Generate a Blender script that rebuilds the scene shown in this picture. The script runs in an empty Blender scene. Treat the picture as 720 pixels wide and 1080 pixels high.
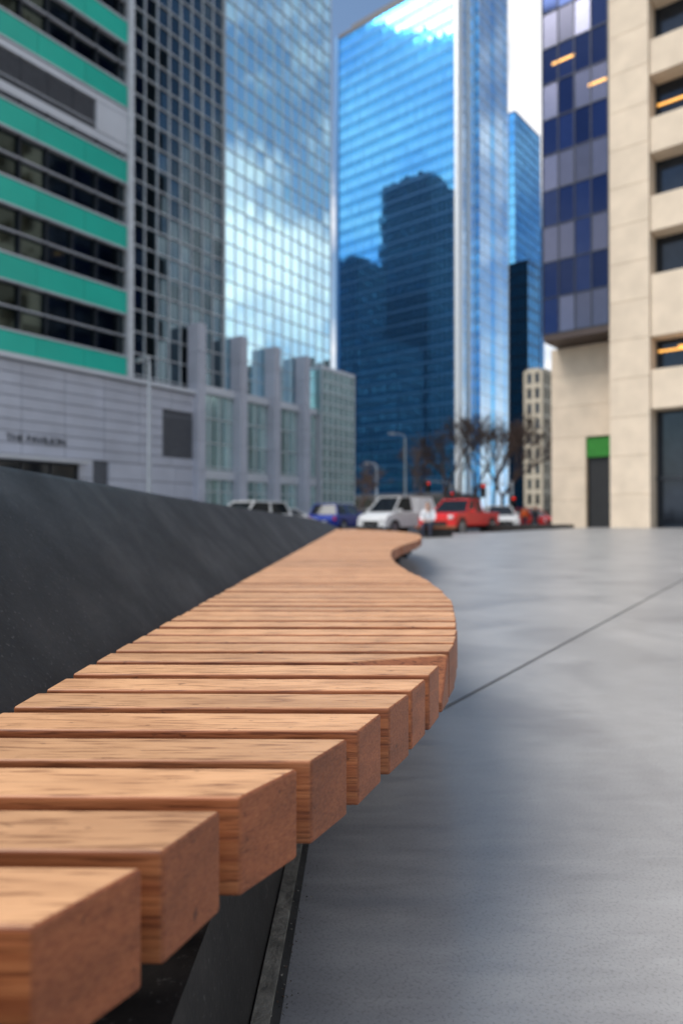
import bpy, bmesh, math, random
import numpy as np
from mathutils import Vector, Matrix
random.seed(7)
HOR=547.0; F=720.0; CAM=0.71; BT=0.45
scene=bpy.context.scene
# ------------------------------------------------------------ materials
def nt(name):
    m=bpy.data.materials.new(name); m.use_nodes=True
    return m,m.node_tree.nodes,m.node_tree.links,m.node_tree.nodes['Principled BSDF']
def mat(name,col,rough=.6,metal=0.0,var=.12,scale=3.0,bump=0.0,bscale=60,island=0.0,emit=None,estr=0,spec=None):
    m,N,L,P=nt(name)
    P.inputs['Roughness'].default_value=rough; P.inputs['Metallic'].default_value=metal
    if spec is not None: P.inputs['Specular IOR Level'].default_value=spec
    tc=N.new('ShaderNodeTexCoord'); n=N.new('ShaderNodeTexNoise'); n.inputs['Scale'].default_value=scale; n.inputs['Detail'].default_value=6
    L.new(tc.outputs['Object'],n.inputs['Vector'])
    mr=N.new('ShaderNodeMapRange'); mr.inputs[1].default_value=.3; mr.inputs[2].default_value=.7
    mr.inputs[3].default_value=1-var; mr.inputs[4].default_value=1+var
    L.new(n.outputs['Fac'],mr.inputs[0])
    val=mr.outputs[0]
    if island>0:
        g=N.new('ShaderNodeNewGeometry'); m2=N.new('ShaderNodeMapRange'); m2.inputs[3].default_value=1-island; m2.inputs[4].default_value=1+island
        L.new(g.outputs['Random Per Island'],m2.inputs[0])
        mu=N.new('ShaderNodeMath'); mu.operation='MULTIPLY'; L.new(val,mu.inputs[0]); L.new(m2.outputs[0],mu.inputs[1]); val=mu.outputs[0]
    vm=N.new('ShaderNodeVectorMath'); vm.operation='SCALE'; vm.inputs[0].default_value=col; L.new(val,vm.inputs['Scale'])
    L.new(vm.outputs[0],P.inputs['Base Color'])
    if bump>0:
        n2=N.new('ShaderNodeTexNoise'); n2.inputs['Scale'].default_value=bscale; n2.inputs['Detail'].default_value=8
        L.new(tc.outputs['Object'],n2.inputs['Vector'])
        b=N.new('ShaderNodeBump'); b.inputs['Strength'].default_value=bump; b.inputs['Distance'].default_value=.01
        L.new(n2.outputs['Fac'],b.inputs['Height']); L.new(b.outputs[0],P.inputs['Normal'])
    if emit:
        P.inputs['Emission Color'].default_value=(*emit,1); P.inputs['Emission Strength'].default_value=estr
    return m
def ramp(N,pts):
    r=N.new('ShaderNodeValToRGB'); e=r.color_ramp.elements
    while len(e)<len(pts): e.new(.5)
    for i,(p,c) in enumerate(pts):
        e[i].position=p; e[i].color=(*c,1) if len(c)==3 else c
    return r
def wood_mat():
    m,N,L,P=nt('hardwood')
    tc=N.new('ShaderNodeTexCoord'); g=N.new('ShaderNodeNewGeometry')
    sc=N.new('ShaderNodeVectorMath'); sc.operation='SCALE'; sc.inputs[0].default_value=(37,91,53); L.new(g.outputs['Random Per Island'],sc.inputs['Scale'])
    ad=N.new('ShaderNodeVectorMath'); ad.operation='ADD'; L.new(tc.outputs['Object'],ad.inputs[0]); L.new(sc.outputs[0],ad.inputs[1])
    def noise(scl,s,det=6,dist=0):
        mp=N.new('ShaderNodeMapping'); mp.inputs['Scale'].default_value=scl; L.new(ad.outputs[0],mp.inputs['Vector'])
        n=N.new('ShaderNodeTexNoise'); n.inputs['Scale'].default_value=s; n.inputs['Detail'].default_value=det; n.inputs['Distortion'].default_value=dist
        L.new(mp.outputs[0],n.inputs['Vector']); return n
    def mixc(f,a,b,mode='MIX'):
        x=N.new('ShaderNodeMix'); x.data_type='RGBA'; x.blend_type=mode
        if isinstance(f,float): x.inputs[0].default_value=f
        else: L.new(f,x.inputs[0])
        for i,q in ((6,a),(7,b)):
            if isinstance(q,tuple): x.inputs[i].default_value=(*q,1)
            else: L.new(q,x.inputs[i])
        return x.outputs[2]
    a=noise((1.0,60,60),1.6,7,.25)
    r=ramp(N,[(.28,(.20,.052,.017)),(.45,(.30,.09,.03)),(.6,(.37,.125,.044)),(.8,(.44,.17,.068))]); L.new(a.outputs['Fac'],r.inputs[0])
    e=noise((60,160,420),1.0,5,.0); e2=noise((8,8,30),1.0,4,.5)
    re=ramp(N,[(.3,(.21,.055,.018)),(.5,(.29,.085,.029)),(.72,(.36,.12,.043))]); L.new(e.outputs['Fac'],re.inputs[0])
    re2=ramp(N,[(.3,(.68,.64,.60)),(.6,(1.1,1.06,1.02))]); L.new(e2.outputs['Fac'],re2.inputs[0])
    endc=mixc(.95,re.outputs[0],re2.outputs[0],'MULTIPLY')  # end grain tone, darkened further: shade put into the end colour
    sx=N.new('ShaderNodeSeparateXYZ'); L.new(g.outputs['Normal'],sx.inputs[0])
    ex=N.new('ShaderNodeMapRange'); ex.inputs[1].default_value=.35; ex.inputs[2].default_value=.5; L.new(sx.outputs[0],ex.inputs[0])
    b=noise((14,260,260),1.0,3)
    rb=ramp(N,[(.36,(.36,.28,.24)),(.47,(1,1,1))]); L.new(b.outputs['Fac'],rb.inputs[0])
    lg=mixc(.7,r.outputs[0],rb.outputs[0],'MULTIPLY')
    c=noise((5,14,14),1.5,7)
    rc=ramp(N,[(.3,(.66,.60,.57)),(.55,(1,1,1)),(.75,(1.06,1.07,1.10))]); L.new(c.outputs['Fac'],rc.inputs[0])
    side=mixc(.8,lg,rc.outputs[0],'MULTIPLY')  # slat front faces, also with some shade put into the colour
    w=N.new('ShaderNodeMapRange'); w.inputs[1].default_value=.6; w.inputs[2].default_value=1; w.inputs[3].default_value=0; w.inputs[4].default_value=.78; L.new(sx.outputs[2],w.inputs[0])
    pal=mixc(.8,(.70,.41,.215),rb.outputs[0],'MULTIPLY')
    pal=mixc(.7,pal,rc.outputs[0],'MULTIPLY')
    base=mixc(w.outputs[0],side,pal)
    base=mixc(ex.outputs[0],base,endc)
    isl=N.new('ShaderNodeMapRange'); isl.inputs[3].default_value=.84; isl.inputs[4].default_value=1.12; L.new(g.outputs['Random Per Island'],isl.inputs[0])
    v=N.new('ShaderNodeVectorMath'); v.operation='SCALE'; L.new(base,v.inputs[0]); L.new(isl.outputs[0],v.inputs['Scale'])
    d=noise((40,90,90),1.0,4); rd=ramp(N,[(.27,(.25,.2,.18)),(.33,(1,1,1))]); L.new(d.outputs['Fac'],rd.inputs[0])
    L.new(mixc(.8,v.outputs[0],rd.outputs[0],'MULTIPLY'),P.inputs['Base Color'])
    P.inputs['Roughness'].default_value=.5
    bp=N.new('ShaderNodeBump'); bp.inputs['Strength'].default_value=.45; bp.inputs['Distance'].default_value=.002
    L.new(b.outputs['Fac'],bp.inputs['Height']); L.new(bp.outputs[0],P.inputs['Normal'])
    return m
def concrete_mat():
    m,N,L,P=nt('plaza_concrete')
    tc=N.new('ShaderNodeTexCoord')
    def noise(scl,s,det=8,dist=0):
        mp=N.new('ShaderNodeMapping'); mp.inputs['Scale'].default_value=scl; mp.inputs['Rotation'].default_value=(0,0,-.9); L.new(tc.outputs['Object'],mp.inputs['Vector'])
        n=N.new('ShaderNodeTexNoise'); n.inputs['Scale'].default_value=s; n.inputs['Detail'].default_value=det; n.inputs['Distortion'].default_value=dist
        L.new(mp.outputs[0],n.inputs['Vector']); return n
    a=noise((1,1,1),1.3,10,.8); r=ramp(N,[(.3,(.235,.235,.24)),(.5,(.30,.30,.30)),(.7,(.35,.347,.343))]); L.new(a.outputs['Fac'],r.inputs[0])
    b=noise((1,4,1),6,9,.8); rb=ramp(N,[(.32,(.80,.80,.81)),(.7,(1.10,1.10,1.10))]); L.new(b.outputs['Fac'],rb.inputs[0])
    mx=N.new('ShaderNodeMix'); mx.data_type='RGBA'; mx.blend_type='MULTIPLY'; mx.inputs[0].default_value=.55; L.new(r.outputs[0],mx.inputs[6]); L.new(rb.outputs[0],mx.inputs[7])
    c=noise((1,1,1),170,7); rc=ramp(N,[(.34,(.7,.7,.7)),(.46,(1,1,1)),(.7,(1.12,1.12,1.12))]); L.new(c.outputs['Fac'],rc.inputs[0])
    m2=N.new('ShaderNodeMix'); m2.data_type='RGBA'; m2.blend_type='MULTIPLY'; m2.inputs[0].default_value=.6; L.new(mx.outputs[2],m2.inputs[6]); L.new(rc.outputs[0],m2.inputs[7])
    L.new(m2.outputs[2],P.inputs['Base Color'])
    rr=N.new('ShaderNodeMapRange'); rr.inputs[3].default_value=.30; rr.inputs[4].default_value=.44; L.new(b.outputs['Fac'],rr.inputs[0]); L.new(rr.outputs[0],P.inputs['Roughness'])
    bp=N.new('ShaderNodeBump'); bp.inputs['Strength'].default_value=.22; bp.inputs['Distance'].default_value=.002
    L.new(c.outputs['Fac'],bp.inputs['Height']); L.new(bp.outputs[0],P.inputs['Normal'])
    return m
def blackwall_mat():
    m,N,L,P=nt('black_concrete')
    tc=N.new('ShaderNodeTexCoord')
    n=N.new('ShaderNodeTexNoise'); n.inputs['Scale'].default_value=2.6; n.inputs['Detail'].default_value=12; n.inputs['Roughness'].default_value=.68; n.inputs['Distortion'].default_value=.25; L.new(tc.outputs['Object'],n.inputs['Vector'])
    r=ramp(N,[(.32,(.014,.0125,.012)),(.5,(.026,.0235,.022)),(.68,(.052,.046,.042))]); L.new(n.outputs['Fac'],r.inputs[0])
    n2=N.new('ShaderNodeTexNoise'); n2.inputs['Scale'].default_value=120; n2.inputs['Detail'].default_value=4; L.new(tc.outputs['Object'],n2.inputs['Vector'])
    r2=ramp(N,[(.62,(0,0,0)),(.76,(.07,.066,.062))]); L.new(n2.outputs['Fac'],r2.inputs[0])
    ad=N.new('ShaderNodeMix'); ad.data_type='RGBA'; ad.blend_type='ADD'; ad.inputs[0].default_value=1; L.new(r.outputs[0],ad.inputs[6]); L.new(r2.outputs[0],ad.inputs[7])
    L.new(ad.outputs[2],P.inputs['Base Color']); P.inputs['Specular IOR Level'].default_value=.25
    rr=N.new('ShaderNodeMapRange'); rr.inputs[1].default_value=.3; rr.inputs[2].default_value=.7; rr.inputs[3].default_value=.58; rr.inputs[4].default_value=.45; L.new(n.outputs['Fac'],rr.inputs[0]); L.new(rr.outputs[0],P.inputs['Roughness'])
    bp=N.new('ShaderNodeBump'); bp.inputs['Strength'].default_value=.3; bp.inputs['Distance'].default_value=.002
    L.new(n2.outputs['Fac'],bp.inputs['Height']); L.new(bp.outputs[0],P.inputs['Normal'])
    return m
M={}
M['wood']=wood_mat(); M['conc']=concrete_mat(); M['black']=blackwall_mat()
M['asphalt']=mat('asphalt',(.055,.055,.06),.85,var=.25,scale=.8,bump=.4,bscale=80)
M['paint']=mat('road_paint',(.7,.7,.68),.7,var=.15,scale=8)
M['side']=mat('sidewalk',(.32,.32,.32),.8,var=.15,scale=1.2)
M['joint']=mat('joint_filler',(.045,.043,.04),.9,var=.3,scale=20)
M['strip']=mat('edge_strip',(.20,.185,.155),.8,var=.4,scale=25,bump=.5)
M['steel']=mat('dark_steel',(.03,.03,.032),.5,.6)
M['teal']=mat('teal_panel',(.012,.50,.37),.35,var=.06,scale=.5,island=.06)
M['dglass']=mat('dark_glass',(.085,.12,.14),.05,1,var=.1,scale=.3,island=.35)
M['tglass']=mat('teal_window_glass',(.05,.07,.075),.06,1,var=.1,scale=.3,island=.5)
M['bglass']=mat('blue_glass',(.17,.56,.95),.03,1,var=.05,scale=.05,island=.07)
M['bspan']=mat('blue_spandrel',(.09,.42,.80),.06,1,var=.05,scale=.05,island=.07)
M['vglass']=mat('pale_blue_glass',(.55,.75,.95),.03,1,var=.05,scale=.05,island=.07)
M['lglass']=mat('light_glass',(.62,.90,1.0),.03,1,var=.05,scale=.2,island=.07)
M['pglass']=mat('pale_green_glass',(.5,.68,.66),.12,.7,var=.08,scale=.5,island=.12)
M['mull']=mat('light_mullion',(.66,.69,.71),.4,.3)
M['mullb']=mat('blue_mullion',(.06,.18,.36),.4,.5)
M['mulld']=mat('dark_mullion',(.035,.04,.05),.4,.4)
M['silver']=mat('silver_panel',(.62,.64,.68),.45,.2,var=.06,scale=.6,island=.05)
M['grey']=mat('grey_panel',(.50,.515,.58),.55,.05,var=.08,scale=.8,island=.05)
M['greyd']=mat('dark_grey_louvre',(.10,.105,.12),.6)
M['beige']=mat('beige_stone',(.72,.60,.46),.8,var=.08,scale=1.2,bump=.2,bscale=30,island=.03)
M['beiged']=mat('far_beige_stone',(.5,.44,.34),.8,var=.1)
M['dark']=mat('dark_interior',(.015,.016,.018),.5)
M['win']=mat('window_glass',(.03,.04,.055),.06,.6,island=.4)
M['bay']=mat('bay_vision_glass',(.028,.042,.10),.05,1,var=.05,island=.3)
M['bay2']=mat('bay_spandrel_glass',(.13,.135,.19),.18,.8,var=.05,island=.35)
M['brown']=mat('bronze_soffit',(.07,.05,.045),.5,.3)
M['warm']=mat('warm_light',(1,.6,.2),.5,emit=(1,.45,.08),estr=1.5)
M['green']=mat('green_wall_planting',(.03,.22,.03),.8,var=.5,scale=20)
M['stone']=mat('dark_stone_facade',(.06,.06,.065),.7,var=.1)
M['pole']=mat('galvanised_pole',(.50,.53,.56),.45,.4)
M['lens']=mat('lamp_lens',(.75,.75,.72),.3)
M['bark']=mat('bark',(.09,.055,.04),.9,var=.3,scale=12)
M['rubber']=mat('tyre_rubber',(.02,.02,.02),.85)
M['rim']=mat('wheel_rim',(.5,.5,.52),.3,.8)
M['cglass']=mat('car_glass',(.02,.025,.03),.05,.3)
M['red']=mat('red_paint',(.70,.012,.010),.25,.1,var=.03)
M['white']=mat('white_paint',(.82,.82,.81),.3,0,var=.03)
M['blue']=mat('blue_paint',(.01,.04,.30),.25,.3,var=.03)
M['blackp']=mat('black_paint',(.015,.015,.017),.25,.2,var=.03)
M['orange']=mat('orange_cloth',(.80,.13,.02),.8)
M['head']=mat('headlamp',(.8,.8,.8),.15)
M['tail']=mat('tail_lamp',(.5,.01,.01),.3)
M['trafred']=mat('traffic_red_lamp',(.8,.02,.01),.3,emit=(1,.03,.01),estr=1.6)
M['trafhouse']=mat('traffic_housing',(.03,.03,.03),.5)
M['skin']=mat('skin',(.55,.33,.24),.55)
M['hair']=mat('hair',(.04,.025,.018),.7)
M['jacket']=mat('pale_jacket',(.70,.72,.75),.85)
M['jacketd']=mat('dark_jacket',(.03,.035,.05),.85)
M['pants']=mat('dark_trousers',(.03,.035,.06),.85)
# ------------------------------------------------------------ mesh builder
class MB:
    def __init__(s): s.v=[];s.f=[];s.m=[];s.mats=[]
    def mi(s,k):
        if k not in s.mats: s.mats.append(k)
        return s.mats.index(k)
    def add(s,vs,fs,k):
        o=len(s.v); s.v+= [tuple(v) for v in vs]; i=s.mi(k)
        for f in fs: s.f.append([o+a for a in f]); s.m.append(i)
    def box(s,fr,s0,s1,n0,n1,z0,z1,k):
        P=[fr(a,b,c) for c in (z0,z1) for b in (n0,n1) for a in (s0,s1)]
        s.add(P,[(0,1,3,2),(4,6,7,5),(0,4,5,1),(2,3,7,6),(0,2,6,4),(1,5,7,3)],k)
    def tube(s,p0,p1,r0,r1,k,n=8,cap=True):
        p0=Vector(p0);p1=Vector(p1);d=(p1-p0)
        if d.length<1e-6: return
        d.normalize(); a=d.orthogonal().normalized(); b=d.cross(a)
        vs=[p0+(a*math.cos(t)+b*math.sin(t))*r0 for t in [2*math.pi*i/n for i in range(n)]]
        vs+=[p1+(a*math.cos(t)+b*math.sin(t))*r1 for t in [2*math.pi*i/n for i in range(n)]]
        fs=[(i,(i+1)%n,n+(i+1)%n,n+i) for i in range(n)]
        if cap: fs+=[tuple(range(n))[::-1],tuple(range(n,2*n))]
        s.add(vs,fs,k)
    def prism(s,prof,y0,y1,k,y0t=None):
        n=len(prof); vs=[(x,y0,z) for x,z in prof]+[(x,y1,z) for x,z in prof]
        s.add(vs,[tuple(range(n)),tuple(range(n,2*n))[::-1]]+[(i,n+i,n+(i+1)%n,(i+1)%n) for i in range(n)],k)
    def obj(s,name,parent=None,bevel=0,smooth=False,recalc=True,seg=2):
        me=bpy.data.meshes.new(name); me.from_pydata(s.v,[],s.f)
        for k in s.mats: me.materials.append(M[k])
        for p,i in zip(me.polygons,s.m): p.material_index=i
        if recalc:
            bm=bmesh.new(); bm.from_mesh(me); bmesh.ops.recalc_face_normals(bm,faces=bm.faces); bm.to_mesh(me); bm.free()
        if smooth:
            for p in me.polygons: p.use_smooth=True
        o=bpy.data.objects.new(name,me); scene.collection.objects.link(o)
        if parent: o.parent=parent
        if bevel:
            b=o.modifiers.new('bevel','BEVEL'); b.width=bevel; b.segments=seg; b.limit_method='ANGLE'; b.angle_limit=math.radians(35); b.harden_normals=False
        return o
def empty(name,loc=(0,0,0),rz=0):
    e=bpy.data.objects.new(name,None); e.location=loc; e.rotation_euler[2]=rz; scene.collection.objects.link(e); return e
def frame(O,S,N):
    S=Vector(S).normalized(); N=Vector(N).normalized()
    return lambda s,n,z:(O[0]+S.x*s+N.x*n, O[1]+S.y*s+N.y*n, z)
WORLD=lambda x,y,z:(x,y,z)
def panel_wall(mb,fr,s0,s1,n,z0,z1,ds,dz,kf,tilt=.004,rnd=random):
    """separate slightly tilted glass panels"""
    ns=max(1,round((s1-s0)/ds)); nz=max(1,round((z1-z0)/dz)); a=(s1-s0)/ns; b=(z1-z0)/nz
    for i in range(ns):
        for j in range(nz):
            k=kf(i,j) if callable(kf) else kf
            tx=rnd.gauss(0,tilt)*a*.5; tz=rnd.gauss(0,tilt)*b*.5
            sa,sb,za,zb=s0+i*a,s0+(i+1)*a,z0+j*b,z0+(j+1)*b
            mb.add([fr(sa,n-tx-tz,za),fr(sb,n+tx-tz,za),fr(sb,n+tx+tz,zb),fr(sa,n-tx+tz,zb)],[(0,1,2,3)],k)
def mullions(mb,fr,s0,s1,n0,n1,z0,z1,ds,dz,w,h,k):
    ns=max(1,round((s1-s0)/ds)); nz=max(1,round((z1-z0)/dz)); a=(s1-s0)/ns; b=(z1-z0)/nz
    for i in range(ns+1): mb.box(fr,s0+i*a-w/2,s0+i*a+w/2,n0,n1,z0,z1,k)
    for j in range(nz+1): mb.box(fr,s0+w/2,s1-w/2,n0,n1-.004,z0+j*b-h/2,z0+j*b+h/2,k)
def PX(u,d): return (u-360)/F*d
# ------------------------------------------------------------ bench
hb=CAM-BT
out_px=[(-260,1140),(-100,1030),(48,965),(155,905),(183,882),(248,843),(318,806),(367,776),(403,750),(428,731),(448,713),(463,699),(475,684),(480,668),(480,652),(477,638),(468,625),(450,612),(430,602),(418,594),(412,586),(414,580),(426,574.5),(440,570),(444,566),(437,562.5),(415,560.2),(375,558.2)]
oy=[];ox=[]
for u,v in out_px:
    y=F*hb/(v-HOR); oy.append(y); ox.append((u-360)/F*y)
oy=np.array(oy);ox=np.array(ox)
def hermite(y):
    i=int(np.searchsorted(oy,y)-1); i=max(0,min(len(oy)-2,i))
    def sl(j):
        if j<=0: return (ox[1]-ox[0])/(oy[1]-oy[0])
        if j>=len(oy)-1: return (ox[-1]-ox[-2])/(oy[-1]-oy[-2])
        return (ox[j+1]-ox[j-1])/(oy[j+1]-oy[j-1])
    h=oy[i+1]-oy[i]; t=(y-oy[i])/h; t=max(0,min(1,t))
    return (2*t**3-3*t*t+1)*ox[i]+(t**3-2*t*t+t)*h*sl(i)+(-2*t**3+3*t*t)*ox[i+1]+(t**3-t*t)*h*sl(i+1)
def outline(y): return hermite(y) if y>oy[0] else ox[0]+(y-oy[0])*.6
def back(y): return -.485+.021*y
bench=empty('curved_wooden_bench')
pitch=.1005; wid=.0745; dep=.092
mb=MB(); yf0=.443-2*pitch; k=0
yk=yf0
wedge_done=False
while yk<16.6:
    y0=yk+random.uniform(-.0015,.0015); y1=y0+wid+random.uniform(-.0015,.0015)
    sk=-.012+random.uniform(-.002,.002)
    zt=BT+random.uniform(-.0015,.0015); zb=BT-dep
    xl=back(y0)+.012
    xf=outline(y0)+random.uniform(-.003,.003); xb=outline(y1)+random.uniform(-.003,.003)
    Y=lambda x,y:y+sk*(x+.45)
    if xf-xl>.08 and xb-xl>.08:
        if (not wedge_done) and y0>1.22:
            wedge_done=True
            A=xf-.175
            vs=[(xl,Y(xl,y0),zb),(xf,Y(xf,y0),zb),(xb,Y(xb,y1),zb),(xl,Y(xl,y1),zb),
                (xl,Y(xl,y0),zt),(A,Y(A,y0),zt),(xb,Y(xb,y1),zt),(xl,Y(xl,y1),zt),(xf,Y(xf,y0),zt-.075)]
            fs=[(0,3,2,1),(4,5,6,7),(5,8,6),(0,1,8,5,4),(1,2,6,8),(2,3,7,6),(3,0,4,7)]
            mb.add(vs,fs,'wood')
        else:
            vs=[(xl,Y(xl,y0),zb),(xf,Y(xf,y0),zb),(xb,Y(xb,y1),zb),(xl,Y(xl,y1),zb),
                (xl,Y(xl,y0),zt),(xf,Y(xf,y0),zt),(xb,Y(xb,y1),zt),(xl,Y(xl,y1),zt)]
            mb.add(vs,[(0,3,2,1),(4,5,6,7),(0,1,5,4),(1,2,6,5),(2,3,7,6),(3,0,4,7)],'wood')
    yk+=pitch
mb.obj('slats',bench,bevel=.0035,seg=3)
mb=MB()
ys=np.arange(.0,16.4,.25)
for a,b in zip(ys[:-1],ys[1:]):
    xa=max(outline(a)-.16,back(a)+.1); xb=max(outline(b)-.16,back(b)+.1)
    vs=[(xa-.02,a,.30),(xa+.02,a,.30),(xb+.02,b,.30),(xb-.02,b,.30),(xa-.02,a,.357),(xa+.02,a,.357),(xb+.02,b,.357),(xb-.02,b,.357)]
    mb.add(vs,[(0,3,2,1),(4,5,6,7),(0,1,5,4),(1,2,6,5),(2,3,7,6),(3,0,4,7)],'steel')
for y in np.arange(.35,16,.9):
    x1=outline(y)-.14
    mb.box(WORLD,back(y)+.2,max(x1,back(y)+.3),y-.01,y+.01,.22,.30,'steel')
mb.obj('steel_frame',bench)
mb=MB()
py=list(np.arange(-1.5,17.0,.5))
def px(y): 
    return min(-.155+.03*y, outline(y)-.2 if y>2 else 9)
for a,b in zip(py[:-1],py[1:]):
    vs=[(back(a)-.02,a,-.02),(px(a),a,-.02),(px(b),b,-.02),(back(b)-.02,b,-.02),(back(a)-.02,a,.22),(px(a)-.03,a,.22),(px(b)-.03,b,.22),(back(b)-.02,b,.22)]
    mb.add(vs,[(4,5,6,7),(1,2,6,5)],'black')
mb.obj('plinth',bench)
mb=MB()
for a,b in zip(py[:-1],py[1:]):
    for (o0,o1,z,kk) in ((.0,.026,.008,'strip'),(.026,.04,.004,'joint')):
        mb.add([(px(a)+o0,a,z),(px(a)+o1,a,z),(px(b)+o1,b,z),(px(b)+o0,b,z)],[(0,1,2,3)],kk)
    mb.add([(px(a)+.026,a,.008),(px(b)+.026,b,.008),(px(b)+.026,b,0),(px(a)+.026,a,0)],[(0,1,2,3)],'strip')
mb.obj('base_edge_strip',bench)
mb=MB()
for i in range(1400):
    y=random.uniform(.6,5); x=px(y)+.034+random.gauss(0,.009); r=random.uniform(.0008,.0026)
    p=Vector((x,y,.004)); vs=[p+Vector((random.uniform(-1,1)*r,random.uniform(-1,1)*r,random.uniform(0,1.3)*r)) for _ in range(5)]
    mb.add(vs,[(0,1,2),(0,2,3),(1,3,4),(0,1,4),(2,3,4)],random.choice(['joint','strip','bark','joint']))
mb.obj('joint_grit')
# ------------------------------------------------------------ black retaining wall
mb=MB()
wy=list(np.arange(-2,23.01,.5)); tz=lambda y: float(np.interp(y,[-2,1.8,3.7,8.6,15,23],[.88,.845,.812,.765,.70,.56]))
sec=lambda y:[(back(y)-.02,-.05),(back(y)-.02,.33),(back(y)-.035,.37),(back(y)-.41,tz(y)-.012),(back(y)-.422,tz(y)),(back(y)-.74,tz(y)),(back(y)-.752,tz(y)-.012),(back(y)-.78,-.1)]
rows=[[ (x,y,z) for x,z in sec(y)] for y in wy]
n=8; vs=[p for r in rows for p in r]; fs=[]
for i in range(len(rows)-1):
    for j in range(n-1): fs.append((i*n+j,i*n+j+1,(i+1)*n+j+1,(i+1)*n+j))
fs.append(tuple((len(rows)-1)*n+j for j in range(n))); fs.append(tuple(range(n))[::-1])
mb.add(vs,fs,'black'); mb.obj('black_retaining_wall')
# ------------------------------------------------------------ ground
LO=(-12.6,40.0); LS=(.578,.816); LN=(.816,-.578)
LF=frame(LO,LS,LN)
def S(t): t=max(0,min(1,t)); return t*t*(3-2*t)
def pz(t,o): return .26*S((t+12)/20)*S((o-19)/5)
mb=MB(); T=np.arange(-75,27.01,1.5); O_=np.arange(19,90.01,1.5)
T=list(T);O_=list(O_); vs=[LF(t,o,pz(t,o)) for t in T for o in O_]; fs=[]
no=len(O_)
for i in range(len(T)-1):
    for j in range(no-1): fs.append((i*no+j,i*no+j+1,(i+1)*no+j+1,(i+1)*no+j))
mb.add(vs,fs,'conc'); plaza=mb.obj('plaza_pavement',smooth=True)
mb=MB(); mb.box(LF,-75,27,18.8,18.995,-.2,.004,'side'); mb.box(LF,27.0,27.2,18.8,90,-.2,.004,'side')
mb.obj('plaza_kerb',bevel=.015)
mb=MB(); mb.box(LF,-75,60,3.8,4.0,-.2,.0,'side'); mb.box(LF,-75,60,-30,3.797,-.2,-.003,'side'); mb.obj('sidewalk')
mb=MB(); mb.add([(-1500,-1500,-.15),(1500,-1500,-.15),(1500,1500,-.15),(-1500,1500,-.15)],[(0,1,2,3)],'asphalt'); mb.obj('ground')
mb=MB()
t=-70
while t<120:
    mb.add([LF(t,11.4,-.146),LF(t+3,11.4,-.146),LF(t+3,11.55,-.146),LF(t,11.55,-.146)],[(0,1,2,3)],'paint'); t+=7
for i in range(9):
    o=4.8+i*1.5; mb.add([LF(29,o,-.146),LF(32,o,-.146),LF(32,o+.6,-.146),LF(29,o+.6,-.146)],[(0,1,2,3)],'paint')
mb.obj('road_markings')
mb=MB()
def jline(p,q,w=.006):
    p=Vector((*p,0));q=Vector((*q,0)); d=(q-p).normalized(); nn=Vector((-d.y,d.x,0))*w; m_=40
    for i in range(m_):
        a=p.lerp(q,i/m_); b=p.lerp(q,(i+1)/m_)
        def zz(c):
            t=(c.x-LO[0])*LS[0]+(c.y-LO[1])*LS[1]; o=(c.x-LO[0])*LN[0]+(c.y-LO[1])*LN[1]; return pz(t,o)+.004
        mb.add([(a-nn)+Vector((0,0,zz(a))),(b-nn)+Vector((0,0,zz(b))),(b+nn)+Vector((0,0,zz(b))),(a+nn)+Vector((0,0,zz(a)))],[(0,1,2,3)],'joint')
def gp(u,v): y=F*CAM/(v-HOR); return ((u-360)/F*y,y)
a=gp(466,748); b=gp(720,611); d=((b[0]-a[0]),(b[1]-a[1]))
jline((a[0]-d[0]*.08,a[1]-d[1]*.08),(a[0]+d[0]*2.4,a[1]+d[1]*2.4),.0042)
mb.obj('pavement_joints',recalc=False)
# ------------------------------------------------------------ teal banded building
b=empty('teal_banded_office_building')
mb=MB(); mb.box(LF,-14,-.02,-24,-.35,-.1,66,'greyd'); mb.obj('core',b)
mb=MB(); floors=[8.9,12.75,16.6,20.45,24.9,28.7,32.5,36.3,40.1,43.9,47.7,51.5,55.3,59.1,62.9]
for i,z in enumerate(floors):
    for j in range(5):
        mb.box(LF,-14+2.8*j+.01,-11.2+2.8*j-.01,-.3,0,z,z+1.25,'teal')
mb.obj('teal_bands',b,bevel=.02)
mb=MB()
for i,z in enumerate(floors):
    z1=floors[i+1] if i+1<len(floors) else 66
    if i==3:
        mb.box(LF,-14,-.02,-.3,.02,z+1.7,z+2.15,'silver'); mb.box(LF,-14,-.02,-.3,.02,z+3.9,z+4.25,'silver')
        for q in range(12): mb.box(LF,-14,-2.2,-.28,-.05,z+2.2+q*.14,z+2.27+q*.14,'greyd')
        mb.box(LF,-2.1,-.02,-.3,.04,z+2.2,z+3.85,'silver')
    mb.box(LF,-14,-.02,-.28,.05,z+1.27,z+1.36,'silver'); mb.box(LF,-14,-.02,-.28,.05,z-.1,z-.02,'silver')
    mb.box(LF,-14,-.02,-.28,-.02,z+2.5,z+2.55,'silver')
    for j in range(10): mb.box(LF,-14+1.5*j-.03,-14+1.5*j+.03,-.29,-.05,z+1.36,z1-.1,'mulld')
mb.box(LF,0,.42,-1.0,.12,8.6,66,'mull')
mb.obj('trim',b)
mb=MB()
panel_wall(mb,LF,-14,-.02,-.3,8.9,66,1.5,1.9,'tglass',.006); mb.obj('windows',b,recalc=False)
# ------------------------------------------------------------ dark curtain wall tower
b=empty('dark_grid_office_tower')
mb=MB(); mb.box(LF,.5,7.9,-24,-.25,-.1,95,'dark'); mb.obj('core',b)
mb=MB(); panel_wall(mb,LF,.45,7.95,-.2,0,95,.94,1.3,'dglass',.008); mb.obj('glazing',b,recalc=False)
mb=MB(); mullions(mb,LF,.45,7.95,-.24,-.08,8,95,.94,1.3,.05,.06,'mull'); mb.obj('mullions',b)
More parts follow.
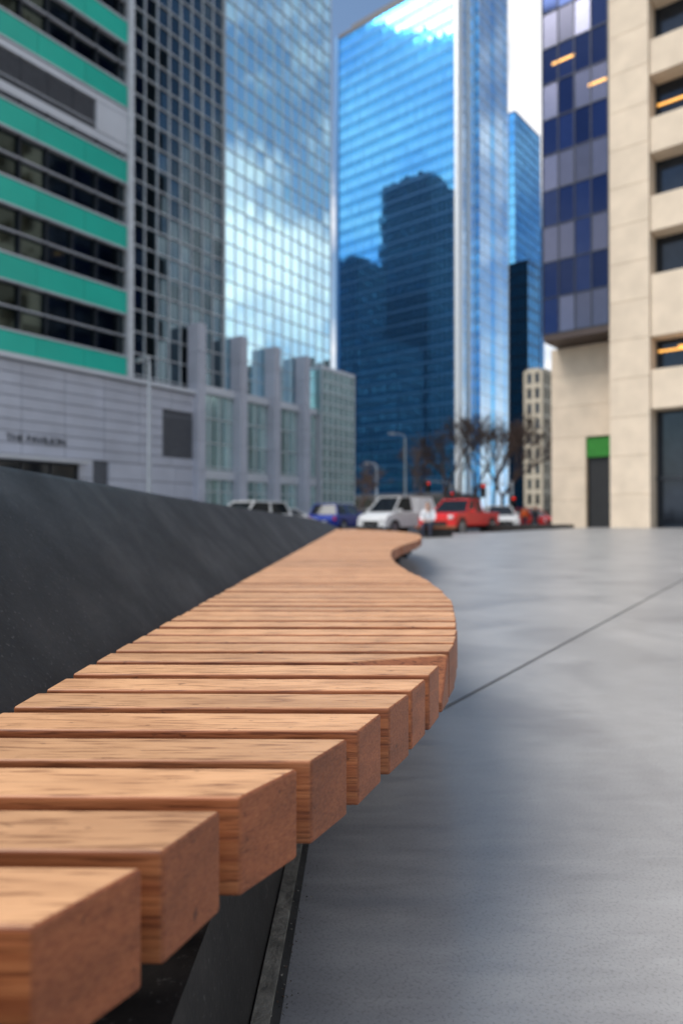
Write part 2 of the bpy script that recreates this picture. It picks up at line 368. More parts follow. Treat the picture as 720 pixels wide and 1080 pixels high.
# ------------------------------------------------------------ light glass tower
b=empty('light_glass_office_tower')
mb=MB(); mb.box(LF,8.0,20.1,-22,-.1,-.1,100,'mulld'); mb.obj('core',b)
mb=MB(); panel_wall(mb,LF,8.0,20.2,0,8,100,1.02,1.3,'lglass',.004)
LE=frame(LF(20.2,0,0)[:2],(-LN[0],-LN[1]),LS); panel_wall(mb,LE,0,22,0,8,100,1.1,1.3,'lglass',.004)
mb.obj('glazing',b,recalc=False)
mb=MB(); mullions(mb,LF,8.0,20.2,-.05,.07,8,100,1.02,1.3,.045,.045,'mull'); mullions(mb,LE,0,22,-.05,.07,8,100,1.1,1.3,.05,.05,'mull'); mb.obj('mullions',b)
# ------------------------------------------------------------ podium
b=empty('grey_panelled_podium')
mb=MB(); mb.box(LF,-14,5.0,-20,.55,-.1,8.6,'greyd'); mb.obj('core',b)
mb=MB()
def panelrow(s0,s1,z0,z1,k='grey'):
    s=s0
    while s<s1-.05:
        e=min(s+2.4,s1); mb.box(LF,s+.012,e-.012,.52,.7,z0+.02,z1-.02,k); s=e
zz=3.9
while zz<8.55:
    z1=min(zz+.58,8.6)
    if 4.4<zz<7.0:
        panelrow(-14,2.1,zz,z1); panelrow(4.7,5.0,zz,z1)
    else: panelrow(-14,5.0,zz,z1)
    zz=z1
for zz in (0,.97,1.95,2.92):
    panelrow(-3.6,-2.7,zz,zz+.97); panelrow(-1.7,5.0,zz,zz+.97)
    panelrow(-14,-8.4,zz,zz+.97)
mb.box(LF,-14,5.02,.4,.95,8.6,8.85,'silver'); 
for q in range(9): mb.box(LF,2.15,4.65,.53,.62,4.65+q*.27,4.8+q*.27,'greyd')
mb.obj('wall_panels',b,bevel=.01)
mb=MB(); mb.box(LF,-8.3,-3.65,.56,.58,0,3.85,'win'); 
for s in (-8.3,-6.8,-5.2,-3.7): mb.box(LF,s,s+.08,.56,.68,0,3.85,'mulld')
mb.box(LF,-8.3,-3.65,.57,.7,2.5,2.6,'mulld'); mb.box(LF,-2.65,-1.75,.56,.6,0,2.6,'dark'); mb.box(LF,-8.6,-3.4,.6,1.6,3.62,3.8,'silver')
mb.obj('entrance',b)
mb=MB(); mb.box(LF,5.0,22.0,-6,.25,-.1,8.9,'greyd'); mb.obj('glazed_wing_core',b)
mb=MB(); panel_wall(mb,LF,5.4,17.7,.3,.9,8.9,.88,1.6,'pglass',.006); mb.obj('wing_glazing',b,recalc=False)
mb=MB(); mullions(mb,LF,5.4,17.7,.26,.40,.9,8.9,.88,1.6,.06,.07,'mull'); mb.box(LF,5.0,17.7,.2,.6,8.9,9.4,'silver')
mb.box(LF,5.02,17.7,.2,.6,0,.88,'grey'); mb.box(LF,5.0,17.7,.2,.55,3.3,3.9,'silver'); mb.obj('wing_frames',b)
mb=MB()
for s in (4.9,8.75,12.25,15.75):
    for q in range(7): mb.box(LF,s-.32,s+.32,.1,1.15,q*1.88+.008,(q+1)*1.88-.008,'grey')
    mb.box(LF,s-.27,s+.27,.15,1.1,0,13.1,'greyd')
mb.obj('pylons',b,bevel=.02)
mb=MB(); panel_wall(mb,LF,17.8,22.3,.9,.2,12.6,.75,.9,'pglass',.006)
LE2=frame(LF(22.3,.9,0)[:2],(-LN[0],-LN[1]),LS); panel_wall(mb,LE2,0,7,0,.2,12.6,.8,.9,'pglass',.006)
LE3=frame(LF(17.8,.9,0)[:2],(-LN[0],-LN[1]),(-LS[0],-LS[1])); panel_wall(mb,LE3,0,7,0,9,12.6,.8,.9,'pglass',.006)
mb.obj('corner_block_glazing',b,recalc=False)
mb=MB(); mb.box(LF,17.84,22.26,-6,.85,-.1,12.55,'silver'); mullions(mb,LF,17.8,22.3,.86,.98,.2,12.6,.75,.9,.09,.09,'mull'); mb.box(LF,17.75,22.35,-6,1.0,12.6,12.85,'silver'); mb.obj('corner_block_frames',b)
cu=bpy.data.curves.new('sign_lettering','FONT'); cu.body='THE PAVILION'; cu.size=.5; cu.extrude=.03; cu.materials.append(M['mulld'])
so=bpy.data.objects.new('sign_lettering',cu); scene.collection.objects.link(so); so.parent=b
so.location=LF(-7.6,.73,4.55); so.rotation_euler=(math.radians(90),0,math.atan2(LS[1],LS[0]))
# ------------------------------------------------------------ big blue tower
C=(30.5,180.0); A=(-.772,.635); B=(.635,.772)
TF=frame(C,A,(-.635,-.772)); TG=frame(C,B,(.772,-.635))
b=empty('blue_glass_skyscraper')
HT=146
mb=MB(); mb.box(TF,.1,40.9,-26.5,-.3,-.1,HT-1,'mulld'); mb.box(TF,3,38,-25,-3,HT-1,HT+5,'greyd'); mb.obj('core',b)
mb=MB(); kf=lambda i,j:'bspan' if j%2==0 else 'bglass'
panel_wall(mb,TF,0,41,0,0,HT,1.5,1.95,kf,.0022); panel_wall(mb,TG,0,27,0,0,HT,1.5,1.95,'vglass',.0022); mb.obj('glazing',b,recalc=False)
mb=MB(); mullions(mb,TF,0,41,-.05,.12,0,HT,1.5,3.9,.12,.16,'mullb'); mullions(mb,TG,0,27,-.05,.12,0,HT,1.5,3.9,.12,.16,'mull')
for s in (0,41): mb.box(TF,s-.5,s+.5,-.9,.3,0,HT+1,'mull' if s==0 else 'mullb')
mb.box(TG,.6,2.2,0,.5,0,HT,'mull')
for s in (6,): mb.box(TG,s-.35,s+.35,0,.6,0,HT,'mull')
mb.box(TF,0,41,-1,.2,HT,HT+1.2,'mulld'); mb.box(TG,0,27,-1,.2,HT,HT+1.2,'mulld')
mb2=MB(); mb2.box(TG,10.1,26.5,-7,1.4,0,214,'mulld'); mb2.obj('side_wing_core',b)
mb3=MB(); panel_wall(mb3,TG,10,27,1.5,0,214,1.5,1.95,lambda i,j:'vglass' if i not in (4,5,9) else 'bglass',.0022)
W2=frame(TG(10,1.5,0)[:2],(-.772,.635),(-.635,-.772)); panel_wall(mb3,W2,0,8.5,0,0,214,1.5,1.95,kf,.0022); mb3.obj('side_wing_glazing',b,recalc=False)
mullions(mb,TG,10,27,1.45,1.62,0,214,3,3.9,.3,.14,'mull'); mullions(mb,W2,0,8.5,-.05,.12,0,214,1.5,3.9,.2,.14,'mull')
mb.obj('mullions',b)
def tower(name,cx,cy,w,d,h,glass,mk,ds=3,dz=3.8,ang=None,gap=.35,core='mulld'):
    e=empty(name)
    fr=frame((cx,cy),A,(-.635,-.772))
    mb=MB(); mb.box(fr,-w/2,w/2,-d/2,d/2,-.1,h,core); mb.obj('core',e)
    mg=MB(); mm=MB()
    for (o,s,nn,L_) in ((fr(-w/2,d/2,0),A,(-.635,-.772),w),(fr(-w/2,-d/2,0),A,(.635,.772),w),(fr(-w/2,-d/2,0),(-.635,-.772),(.772,-.635),d),(fr(w/2,-d/2,0),(-.635,-.772),(-.772,.635),d)):
        f2=frame(o[:2],s,nn); panel_wall(mg,f2,0,L_,.1,0,h-.5,ds,dz,glass,.003); mullions(mm,f2,0,L_,.05,.3,0,h,ds,dz,gap,gap*1.2,mk)
    mg.obj('windows',e,recalc=False); mm.obj('facade_frames',e)
    return e
tower('slim_blue_glass_tower',67,262,10,22,151,'bglass','mullb',2,3.9,gap=.15)
tower('dark_glass_tower',60,225,7,9,84,'bspan','mulld',2,3.9,gap=.25)
tower('blue_glass_tower',88,318,9,9,136,'bglass','mullb',2,3.9,gap=.2)
tower('beige_apartment_tower',44.5,152,3.6,8,33,'win','beiged',1.6,3.2,gap=.8,core='beiged')
def mir(x,y):
    n_=Vector((-.635,-.772)); p=Vector((x,y)); dd=(p-Vector(C)).dot(n_); q=p-2*dd*n_; return q.x,q.y
x,y=mir(38,330); tower('dark_stone_office_tower',x,y,26,26,160,'dglass','stone',3,3.8,gap=1.2)
x,y=mir(3,305); tower('dark_stone_office_tower',x,y,26,22,112,'dglass','stone',3,3.8,gap=1.2)
x,y=mir(20,280); tower('dark_stone_office_tower',x,y,20,18,70,'dglass','stone',2.5,3.8,gap=1.0)
tower('brick_office_building',82,60,16,16,24,'dglass','stone',3,3.8,gap=1.2)
tower('brick_office_building',96,84,22,16,34,'dglass','stone',3,3.8,gap=1.2)
tower('low_rise_retail_building',10,132,30,12,4.8,'win','stone',3,2.4,gap=.7,core='stone')
tower('low_rise_retail_building',60,140,26,12,6,'win','stone',3,3.0,gap=.8,core='stone')
# ------------------------------------------------------------ right building
RO=(13.36,34.0); RS=(.772,-.635); RN=(-.635,-.772); RF=frame(RO,RS,RN)
b=empty('beige_stone_office_building')
mb=MB(); mb.box(RF,-3.3,14,-11,-2.1,0,56,'dark'); mb.box(RF,.1,1.78,-2.2,-.05,0,56,'beige'); mb.obj('core',b)
mb=MB(); zz=.0
while zz<56: mb.box(RF,.0,1.88,-1.9,0,zz+.008,zz+1.9-.008,'beige'); zz+=1.9
mb.obj('column',b,bevel=.012)
mb=MB()
wins=[(.2,6.0),(7.9,9.5)]+[(12.5+3.8*i,14.6+3.8*i) for i in range(11)]
for i,(a0,a1) in enumerate(wins):
    nxt=wins[i+1][0] if i+1<len(wins) else 56
    for s0,s1 in ((1.9,5.2),(5.22,8.6),(8.62,12.0)):
        mb.box(RF,s0,s1,-1.5,-.12,a1,nxt,'beige')
    for s in (4.7,8.1,11.5): mb.box(RF,s,s+1.0,-1.5,-.1,a0-.0,a1,'beige')
mb.box(RF,12.0,14,-1.5,0,0,56,'beige')
mb.obj('spandrels',b,bevel=.02)
mb=MB()
for i,(a0,a1) in enumerate(wins):
    panel_wall(mb,RF,1.9,12.0,-1.2,a0,a1,1.4,a1-a0,'win',.006)
mb.obj('windows',b,recalc=False)
mb=MB()
for i,(a0,a1) in enumerate(wins):
    for s in np.arange(1.95,12,1.4): mb.box(RF,s-.03,s+.03,-1.22,-1.1,a0,a1,'mulld')
    if i in (1,4,): mb.box(RF,2.0,3.4,-1.15,-1.1,a0+1.0,a0+1.1,'warm')
    if i in (1,): mb.box(RF,2.9,4.3,-1.15,-1.1,a1-.5,a1-.38,'warm')
    if i==0:
        mb.box(RF,1.9,4.7,-1.2,-1.0,2.6,2.75,'mulld'); mb.box(RF,3.2,3.3,-1.2,-1.0,.2,6,'mulld')
mb.obj('window_frames',b)
mb=MB(); bz0=10.1; mb.box(RF,-3.4,-.05,-8,-.06,bz0+.1,56,'brown'); mb.box(RF,-3.46,-.02,-8,.02,bz0-.0,bz0+.35,'brown'); mb.obj('bay_core',b)
mb=MB(); kb=lambda i,j:'bay' if (j%2==1 or (i*7+j*3)%5==0) else 'bay2'
panel_wall(mb,RF,-3.44,-.02,0,bz0+.35,bz0+.35+1.9*24,.86,1.9,kb,.006)
RL=frame(RF(-3.44,0,0)[:2],(.635,.772),(-.772,.635)); panel_wall(mb,RL,0,8,0,bz0+.35,bz0+.35+1.9*24,1.1,1.9,kb,.006); mb.obj('bay_glazing',b,recalc=False)
mb=MB(); mullions(mb,RF,-3.44,-.02,-.03,.05,bz0+.35,bz0+.35+1.9*24,.86,1.9,.05,.05,'mulld'); mullions(mb,RL,0,8,-.03,.05,bz0+.35,bz0+.35+1.9*24,1.1,1.9,.05,.05,'mulld')
for j,(s0,s1) in ((9,(-1.4,-.1)),(7,(-2.9,-1.7)),(6,(-1.0,-.1))):
    mb.box(RF,s0,s1,.0,.03,bz0+.35+1.9*j+.9,bz0+.35+1.9*j+1.02,'warm')
mb.obj('bay_frames',b)
mb=MB()
zz=0.0
while zz<10.05:
    z1=min(zz+1.7,10.05)
    if z1<=5.11: mb.box(RF,-3.75,-1.85,-6,-1.8,zz+.006,z1-.006,'beige')
    else: mb.box(RF,-3.75,.05,-6,-1.8,zz+.006,z1-.006,'beige')
    zz=z1
mb.box(RF,-.45,.0,-3,-1.8,0,5.1,'beige')
mb.box(RF,-1.85,-.45,-6,-2.6,0,5.1,'dark'); mb.box(RF,-1.85,-.45,-2.12,-1.9,4.0,5.05,'green'); mb.box(RF,-1.2,-1.12,-2.6,-2.4,.2,3.9,'silver'); mb.box(RF,-1.85,-.45,-2.6,-2.4,3.8,3.9,'silver')
mb.obj('recessed_wall',b,bevel=.01)
mb=MB(); mb.box(RF,-6.2,-1.4,1.1,1.9,-.1,.42,'black'); mb.obj('granite_planter_edge',bevel=.02)
# ------------------------------------------------------------ street lamps, signals
def lamp(x,y,h,rz=0,z0=0.0):
    e=empty('street_lamp',(x,y,z0),rz)
    mb=MB(); mb.tube((0,0,0),(0,0,.5),.16,.13,'pole',12); mb.tube((0,0,.5),(0,0,h-.4),.13,.075,'pole',12)
    pts=[(0,0,h-.4),(.15,0,h-.12),(.5,0,h),(1.2,0,h+.05)]
    for p,q in zip(pts[:-1],pts[1:]): mb.tube(p,q,.055,.05,'pole',8)
    mb.obj('pole',e,smooth=False)
    mb=MB(); mb.prism([(1.1,h-.03),(1.25,h+.1),(1.8,h+.1),(1.95,h-.02)],-.14,.14,'pole'); mb.box(WORLD,1.2,1.85,-.11,.11,h-.08,h-.031,'lens'); mb.obj('luminaire',e,bevel=.02)
lamp(PX(157,37),37,9.6,math.radians(125)); lamp(PX(427,72),72,9.6,math.radians(200)); lamp(PX(397,100),100,8.8,math.radians(170)); lamp(PX(512,95),95,9.5,math.radians(10))
def signal(x,y,h,rz):
    e=empty('traffic_signal',(x,y,-.15),rz)
    mb=MB(); mb.tube((0,0,0),(0,0,h),.09,.07,'pole',10); mb.tube((0,0,h-.3),(-2.4,0,h-.1),.05,.04,'pole',8); mb.obj('mast',e)
    for i,(xx,zz) in enumerate(((0,h-1.6),(-2.2,h-.7))):
        mb=MB(); mb.box(WORLD,xx-.17,xx+.17,-.3,-.08,zz-.5,zz+.5,'trafhouse')
        for q in range(3):
            mb.tube((xx,-.3,zz+.32-.32*q),(xx,-.34,zz+.32-.32*q),.10,.10,'trafred' if q==0 else 'mulld',12)
            mb.tube((xx,-.3,zz+.36-.32*q),(xx,-.46,zz+.38-.32*q),.14,.12,'trafhouse',8,False)
        mb.obj('signal_head_%d'%i,e)
signal(PX(540,50),50,3.6,math.radians(0)); signal(PX(475,62),62,4.4,math.radians(10))
# ------------------------------------------------------------ trees (bare)
def tree(x,y,h,seed,z0=-.15):
    r=random.Random(seed); mb=MB()
    def br(p,d,L_,rad,lev):
        q=p+d*L_; mb.tube(p,q,rad,rad*.72,'bark',6 if lev<2 else 3,False)
        if lev>=7: return
        nb=r.choice([2,3,3]) if lev<6 else 3
        for i in range(nb):
            ax=Vector((r.gauss(0,1),r.gauss(0,1),r.gauss(0,.5))).normalized()
            nd=(d+ax*r.uniform(.35,.75)+Vector((0,0,.12))).normalized()
            br(q,nd,L_*r.uniform(.62,.86),max(rad*.66,.014),lev+1)
    br(Vector((0,0,0)),Vector((r.gauss(0,.03),r.gauss(0,.03),1)).normalized(),h*.26,h*.017,0)
    o=mb.obj('bare_street_tree'); o.location=(x,y,z0)
tree(PX(468,58),58,11,1); tree(PX(498,60),60,11,2); tree(PX(530,55),55,10.0,3); tree(PX(445,80),80,9.5,4); tree(PX(380,90),90,8,5); tree(PX(520,78),78,12,6); tree(PX(484,70),70,12,8)
# ------------------------------------------------------------ vehicles
def wheel(mb,x,y,r,side):
    mb.tube((x,y-.11,r),(x,y+.11,r),r,r,'rubber',20)
    mb.tube((x,y+side*.11,r),(x,y+side*.125,r),r*.66,r*.62,'rim',16)
    mb.tube((x,y+side*.12,r),(x,y+side*.14,r),r*.16,r*.14,'rubber',8)
def vehicle(name,kind,col,x,y,rz,z=-.15):
    e=empty(name,(x,y,z),rz)
    P=dict(
     sedan=dict(L=4.6,W=1.8,prof=[(-2.3,.32),(-2.3,.7),(-2.2,.95),(-1.6,1.0),(.85,.98),(1.9,.84),(2.25,.66),(2.3,.32)],cb=(-1.85,1.0,.97),ct=(-1.15,.25,1.43),r=.33),
     suv=dict(L=4.7,W=1.9,prof=[(-2.33,.4),(-2.35,.8),(-2.25,1.1),(1.0,1.1),(2.1,.98),(2.32,.75),(2.35,.4)],cb=(-2.2,1.1,1.08),ct=(-1.95,.35,1.72),r=.37),
     van=dict(L=4.9,W=1.95,prof=[(-2.45,.38),(-2.45,1.25),(1.5,1.25),(2.25,1.02),(2.42,.78),(2.45,.38)],cb=(-2.4,1.6,1.23),ct=(-2.25,.75,2.1),r=.36),
     pickup=dict(L=5.6,W=2.0,prof=[(-2.8,.5),(-2.8,.8),(-.72,.8),(-.7,1.2),(1.2,1.2),(2.45,1.12),(2.72,.95),(2.75,.5)],cb=(-.75,1.3,1.18),ct=(-.6,.55,1.87),r=.42))[kind]
    W=P['W']/2; mb=MB(); mb.prism(P['prof'],-W,W,col)
    if kind=='pickup':
        for s in (-1,1): mb.box(WORLD,-2.8,-.7,s*W-.0 if s<0 else W-.08,s*W+.08 if s<0 else W,.801,1.2,col)
        mb.box(WORLD,-2.8,-2.72,-W+.08,W-.08,.801,1.2,col)
    mb.obj('body',e,bevel=.05)
    x0,x1,zb=P['cb']; t0,t1,zt=P['ct']; wb=W-.06; wt=W-.26
    mb=MB(); vs=[(x0,-wb,zb),(x1,-wb,zb),(x1,wb,zb),(x0,wb,zb),(t0,-wt,zt-.05),(t1,-wt,zt-.05),(t1,wt,zt-.05),(t0,wt,zt-.05)]
    mb.add(vs,[(0,1,5,4),(1,2,6,5),(2,3,7,6),(3,0,4,7),(4,5,6,7)],'cglass')
    mb.obj('greenhouse_glass',e)
    mb=MB(); mb.box(WORLD,t0-.04,t1+.04,-wt-.02,wt+.02,zt-.06,zt,col)
    if kind=='van':
        for s in (-1,1):
            xm0,xm1=x0+.05,x0+2.3; tm0,tm1=t0+.05,t0+2.1; q=.012
            mb.add([(xm0,s*(wb+q),zb),(xm1,s*(wb+q),zb),(tm1,s*(wt+q),zt-.05),(tm0,s*(wt+q),zt-.05)],[(0,1,2,3)],col)
    for s in (-1,1):
        mb.tube((x0,s*wb,zb),(t0,s*wt,zt-.05),.05,.04,col,6); mb.tube((x1,s*wb,zb),(t1,s*wt,zt-.05),.04,.04,col,6)
        xm=(x0+x1)/2-.1; tm=(t0+t1)/2; mb.tube((xm,s*(wb+.005),zb),(tm,s*(wt+.005),zt-.05),.045,.04,col,6)
        mb.box(WORLD,x1-.45,x1-.25,s*(W+.0) if s>0 else -W-.2,W+.2 if s>0 else -W,zb,zb+.15,col)
    mb.obj('roof_and_pillars',e,bevel=.02)
    mb=MB(); L2=P['L']/2; r=P['r']
    for s in (-1,1):
        wheel(mb,L2-.9,s*(W-.1),r,s); wheel(mb,-L2+.95,s*(W-.1),r,s)
    mb.obj('wheels',e)
    mb=MB()
    for s in (-1,1):
        for wx in (L2-.9,-L2+.95):
            mb.tube((wx,s*(W-.3),r+.02),(wx,s*(W+.006),r+.02),r+.09,r+.09,'rubber',20)
        mb.box(WORLD,L2-.16,L2+.012,s*(W-.12)-.22*(s>0),s*(W-.12)+.22*(s<0),P['prof'][-2][1]-.08,P['prof'][-2][1]+.08,'head')
        mb.box(WORLD,-L2-.012,-L2+.1,s*(W-.08)-.16*(s>0),s*(W-.08)+.16*(s<0),.75,.98,'tail')
    mb.box(WORLD,L2-.1,L2+.01,-W*.55,W*.55,.48,.72,'blackp'); mb.box(WORLD,L2-.1,L2+.03,-W+.1,W-.1,.3,.45,'blackp' if kind!='pickup' else 'rim')
    mb.box(WORLD,-L2-.03,-L2+.1,-W+.1,W-.1,.3,.48,'blackp'); mb.box(WORLD,-L2-.02,-L2,-.26,.26,.6,.74,'white')
    mb.obj('trim_and_lights',e)
R_=math.radians
vehicle('pickup_truck','pickup','red',6.25,35.9,R_(235))
vehicle('white_van','van','white',3.2,38.6,R_(228))
vehicle('blue_suv','suv','blue',PX(358,41),41,R_(65))
vehicle('white_sedan','sedan','white',PX(300,38),38,R_(55))
vehicle('white_suv','suv','white',PX(262,33.5),33.5,R_(235))
vehicle('white_suv','suv','white',PX(526,45),45,R_(-95))
vehicle('red_suv','suv','red',PX(558,55),55,R_(-60))
vehicle('black_sedan','sedan','blackp',PX(470,70),70,R_(20))
vehicle('white_sedan','sedan','white',PX(500,75),75,R_(40))
vehicle('blue_sedan','sedan','blue',PX(375,62),62,R_(10))
# ------------------------------------------------------------ people
def person(name,x,y,z,rz,pose,top,legs='pants'):
    e=empty(name,(x,y,z),rz)
    if pose=='sit':
        J={'pel':(0,0,.50,.15,legs),'sp':(.04,0,.70,.14,top),'ch':(.12,0,.93,.16,top),'nk':(.19,0,1.07,.06,'skin'),'hd':(.24,0,1.15,.085,'skin')}
        for s,nm in ((1,'l'),(-1,'r')):
            J.update({nm+'hip':(.03,.09*s,.50,.10,legs),nm+'kn':(.46,.13*s,.52,.075,legs),nm+'an':(.44,.13*s,.10,.045,legs),nm+'to':(.60,.14*s,.05,.045,'rubber'),
              nm+'sh':(.13,.18*s,.98,.065,top),nm+'el':(.24,.24*s,.74,.05,top),nm+'wr':(.44,.12*s,.66,.035,top),nm+'ha':(.51,.07*s,.65,.032,'skin')})
    else:
        w=.22 if pose=='walk' else .03
        J={'pel':(0,0,.95,.14,legs),'sp':(0,0,1.12,.13,top),'ch':(.01,0,1.34,.155,top),'nk':(.02,0,1.50,.055,'skin'),'hd':(.04,0,1.60,.085,'skin')}
        for s,nm in ((1,'l'),(-1,'r')):
            J.update({nm+'hip':(0,.09*s,.90,.10,legs),nm+'kn':(w*s*.6+.03,.10*s,.50,.07,legs),nm+'an':(w*s*1.1-.02,.10*s,.09,.045,legs),nm+'to':(w*s*1.1+.13,.12*s,.04,.04,'rubber'),
              nm+'sh':(.01,.18*s,1.40,.065,top),nm+'el':(-.02-w*s*.5,.24*s,1.14,.05,top),nm+'wr':(.05-w*s*.6,.25*s,.90,.035,top),nm+'ha':(.07-w*s*.6,.25*s,.81,.03,'skin')})
    E=[('pel','sp'),('sp','ch'),('ch','nk'),('nk','hd')]
    for nm in 'lr': E+=[('pel',nm+'hip'),(nm+'hip',nm+'kn'),(nm+'kn',nm+'an'),(nm+'an',nm+'to'),('ch',nm+'sh'),(nm+'sh',nm+'el'),(nm+'el',nm+'wr'),(nm+'wr',nm+'ha')]
    ks=list(J); me=bpy.data.meshes.new('body'); me.from_pydata([J[k][:3] for k in ks],[(ks.index(a),ks.index(c)) for a,c in E],[])
    o=bpy.data.objects.new('tmp',me); scene.collection.objects.link(o)
    o.modifiers.new('skin','SKIN'); sub=o.modifiers.new('s','SUBSURF'); sub.levels=2; sub.render_levels=2
    for i,k in enumerate(ks):
        sv=me.skin_vertices[0].data[i]; sv.radius=(J[k][3],J[k][3]); sv.use_root=(k=='pel')
    dg=bpy.context.evaluated_depsgraph_get(); dg.update(); nm_=bpy.data.meshes.new_from_object(o.evaluated_get(dg)); bpy.data.objects.remove(o)
    mats=[top,legs,'skin','rubber']; nm_.materials.clear()
    for k in mats: nm_.materials.append(M[k])
    pts=[]
    for a,c in E:
        A_=Vector(J[a][:3]);B_=Vector(J[c][:3]); pts+= [(A_.lerp(B_,t),J[c][4] if a not in('nk',) else 'skin') for t in (.3,.6,.9)]
    for p in nm_.polygons:
        kk=min(pts,key=lambda q:(q[0]-p.center).length_squared)[1]; p.material_index=mats.index(kk); p.use_smooth=True
    bo=bpy.data.objects.new('body',nm_); scene.collection.objects.link(bo); bo.parent=e
    hx,hy,hz=J['hd'][:3]
    bm=bmesh.new(); bmesh.ops.create_uvsphere(bm,u_segments=20,v_segments=14,radius=1)
    for v in bm.verts:
        v.co=Vector((v.co.x*.098,v.co.y*.078,v.co.z*.122))
        if v.co.z<-.03: v.co.x*=.9; v.co.y*=.85
    hm=bpy.data.meshes.new('head'); bm.to_mesh(hm); bm.free(); hm.materials.append(M['skin']); ho=bpy.data.objects.new('head',hm); scene.collection.objects.link(ho); ho.parent=e; ho.location=(hx+.01,hy,hz+.03)
    bm=bmesh.new(); bmesh.ops.create_uvsphere(bm,u_segments=20,v_segments=14,radius=1)
    for v in bm.verts: v.co=Vector((v.co.x*.105-.012,v.co.y*.088,v.co.z*.128+.008))
    bmesh.ops.delete(bm,geom=[v for v in bm.verts if (v.co.x>.045 and v.co.z<.06) or v.co.z<-.06],context='VERTS')
    hm=bpy.data.meshes.new('hair'); bm.to_mesh(hm); bm.free(); hm.materials.append(M['hair']); ho=bpy.data.objects.new('hair',hm); scene.collection.objects.link(ho); ho.parent=e; ho.location=(hx+.01,hy,hz+.03)
    mb=MB(); c=Vector((hx+.105,hy,hz+.03))
    mb.tube(c+Vector((-.01,0,.02)),c+Vector((.015,0,-.02)),.008,.014,'skin',6)
    for s in (-1,1): mb.tube(c+Vector((-.02,s*.03,.015)),c+Vector((-.008,s*.03,.015)),.012,.009,'hair',6); mb.tube(Vector((hx,hy+s*.075,hz+.03)),Vector((hx,hy+s*.09,hz+.03)),.025,.02,'skin',8)
    mb.box(lambda a,b_,c_:(c.x+a,c.y+b_,c.z+c_),-.02,-.008,-.022,.022,-.052,-.044,'tail')
    mb.obj('face',e)
    # hands: palm with five separate fingers
    mb=MB()
    for nm,s in (('l',1),('r',-1)):
        w0=Vector(J[nm+'wr'][:3]); h0=Vector(J[nm+'ha'][:3]); dr=(h0-w0).normalized(); sd_=dr.cross(Vector((0,1,0))).normalized()
        base=h0+dr*.01
        for i in range(4):
            o_=sd_*((i-1.5)*.019); L_=(.062,.072,.068,.055)[i]; cl=Vector((0,-s*.35,0))
            m_=base+o_+dr*L_*.5; t_=m_+(dr+cl).normalized()*L_*.5
            mb.tube(base+o_,m_,.009,.008,'skin',6); mb.tube(m_,t_,.008,.006,'skin',6)
        tb=h0-dr*.02+sd_*.028; mb.tube(tb,tb+(dr+sd_*.7).normalized()*.05,.011,.008,'skin',6)
    mb.obj('hands',e)
bench2=empty('plaza_bench')
mb=MB()
for i in range(14): mb.box(WORLD,2.6+i*.1,2.68+i*.1,23.6,24.1,.36,.45,'wood')
mb.obj('slats',bench2,bevel=.004); mb=MB(); mb.box(WORLD,2.7,3.85,23.7,24.0,0,.357,'black'); mb.obj('plinth',bench2)
person('seated_person',3.05,23.72,-.02,R_(-110),'sit','jacket')
person('pedestrian',PX(553,47),47,-.15,R_(-100),'walk','orange')
person('pedestrian',PX(541,48),48.5,-.15,R_(160),'walk','jacketd')
person('pedestrian',PX(566,46),46.5,-.15,R_(-80),'stand','jacketd')
# ------------------------------------------------------------ light
sd=Vector((-1,-.42,1.5)).normalized()
sl=bpy.data.lights.new('sun','SUN'); sl.energy=3.7; sl.angle=R_(38); sl.color=(1,.94,.87)
so=bpy.data.objects.new('sun',sl); scene.collection.objects.link(so); so.rotation_euler=sd.to_track_quat('Z','Y').to_euler()
w=bpy.data.worlds.new('World'); scene.world=w; w.use_nodes=True; N=w.node_tree.nodes; L=w.node_tree.links; N.clear()
sk=N.new('ShaderNodeTexSky'); sk.sky_type='NISHITA'; sk.sun_disc=False; sk.sun_elevation=math.asin(sd.z); sk.sun_rotation=math.atan2(sd.x,sd.y); sk.air_density=1.3; sk.dust_density=.6; sk.ozone_density=2.0
tc=N.new('ShaderNodeTexCoord'); mp=N.new('ShaderNodeMapping'); mp.inputs['Location'].default_value=(1.3,.4,.2); mp.inputs['Scale'].default_value=(1,1,1.8); L.new(tc.outputs['Generated'],mp.inputs[0])
n=N.new('ShaderNodeTexNoise'); n.inputs['Scale'].default_value=3.0; n.inputs['Detail'].default_value=9; n.inputs['Roughness'].default_value=.55; n.inputs['Distortion'].default_value=.3; L.new(mp.outputs[0],n.inputs[0])
val=n.outputs['Fac']
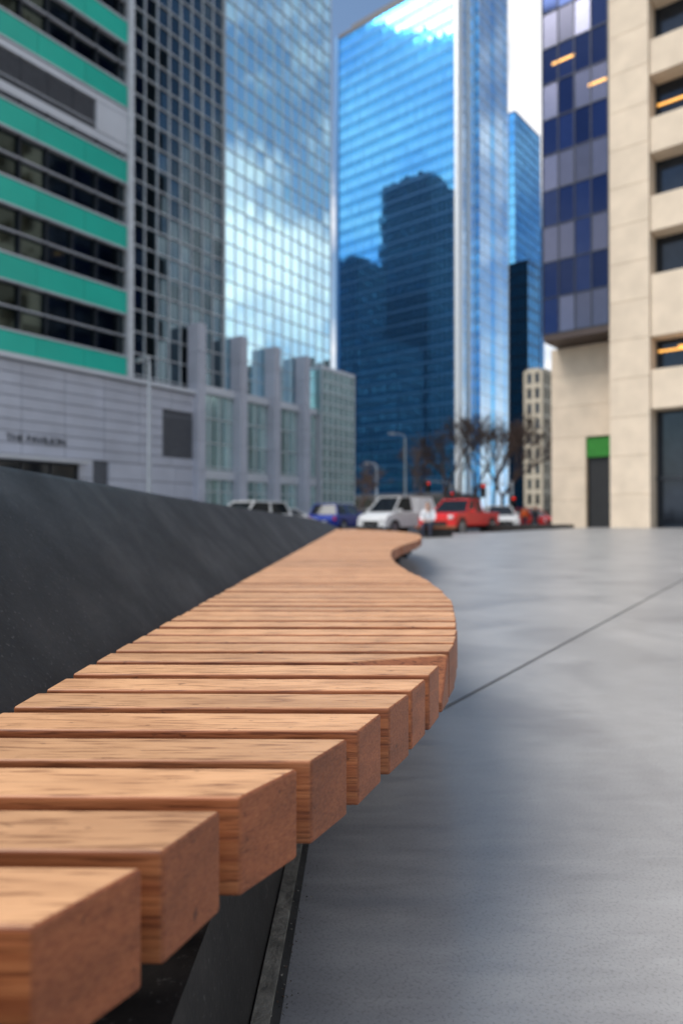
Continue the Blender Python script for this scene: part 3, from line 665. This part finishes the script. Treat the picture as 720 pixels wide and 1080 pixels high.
nrm=N.new('ShaderNodeVectorMath'); nrm.operation='NORMALIZE'; L.new(tc.outputs['Generated'],nrm.inputs[0])
for D,amp,c0 in (((.27,1,.64),.26,.983),((-.975,-.21,.50),.12,.955),((.975,.22,.55),.02,.94),((.04,1,.72),-.12,.975)):
    D=Vector(D).normalized(); dp=N.new('ShaderNodeVectorMath'); dp.operation='DOT_PRODUCT'; dp.inputs[1].default_value=D; L.new(nrm.outputs[0],dp.inputs[0])
    mr=N.new('ShaderNodeMapRange'); mr.interpolation_type='SMOOTHSTEP'; mr.inputs[1].default_value=c0; mr.inputs[2].default_value=1; mr.inputs[3].default_value=0; mr.inputs[4].default_value=amp; L.new(dp.outputs['Value'],mr.inputs[0])
    ad=N.new('ShaderNodeMath'); ad.operation='ADD'; L.new(val,ad.inputs[0]); L.new(mr.outputs[0],ad.inputs[1]); val=ad.outputs[0]
r=ramp(N,[(.45,(0,0,0)),(.61,(1,1,1))]); L.new(val,r.inputs[0])
mx=N.new('ShaderNodeMix'); mx.data_type='RGBA'; L.new(r.outputs[0],mx.inputs[0]); L.new(sk.outputs[0],mx.inputs[6]); mx.inputs[7].default_value=(8.2,8.2,8.4,1)
bg=N.new('ShaderNodeBackground'); bg.inputs[1].default_value=.15; L.new(mx.outputs[2],bg.inputs[0]); o=N.new('ShaderNodeOutputWorld'); L.new(bg.outputs[0],o.inputs[0])
# ------------------------------------------------------------ camera
cd=bpy.data.cameras.new('camera'); cam=bpy.data.objects.new('camera',cd); scene.collection.objects.link(cam); scene.camera=cam
cd.sensor_fit='VERTICAL'; cd.sensor_height=36; cd.sensor_width=24; cd.lens=24; cd.clip_start=.02; cd.clip_end=5000
cam.location=(0,0,CAM); cam.rotation_euler=(R_(90)+math.atan((HOR-540)/720),0,0)
cd.dof.use_dof=True; cd.dof.focus_distance=1.0; cd.dof.aperture_fstop=2.9; cd.dof.aperture_blades=9
scene.view_settings.view_transform='Standard'; scene.view_settings.look='None'; scene.view_settings.exposure=0
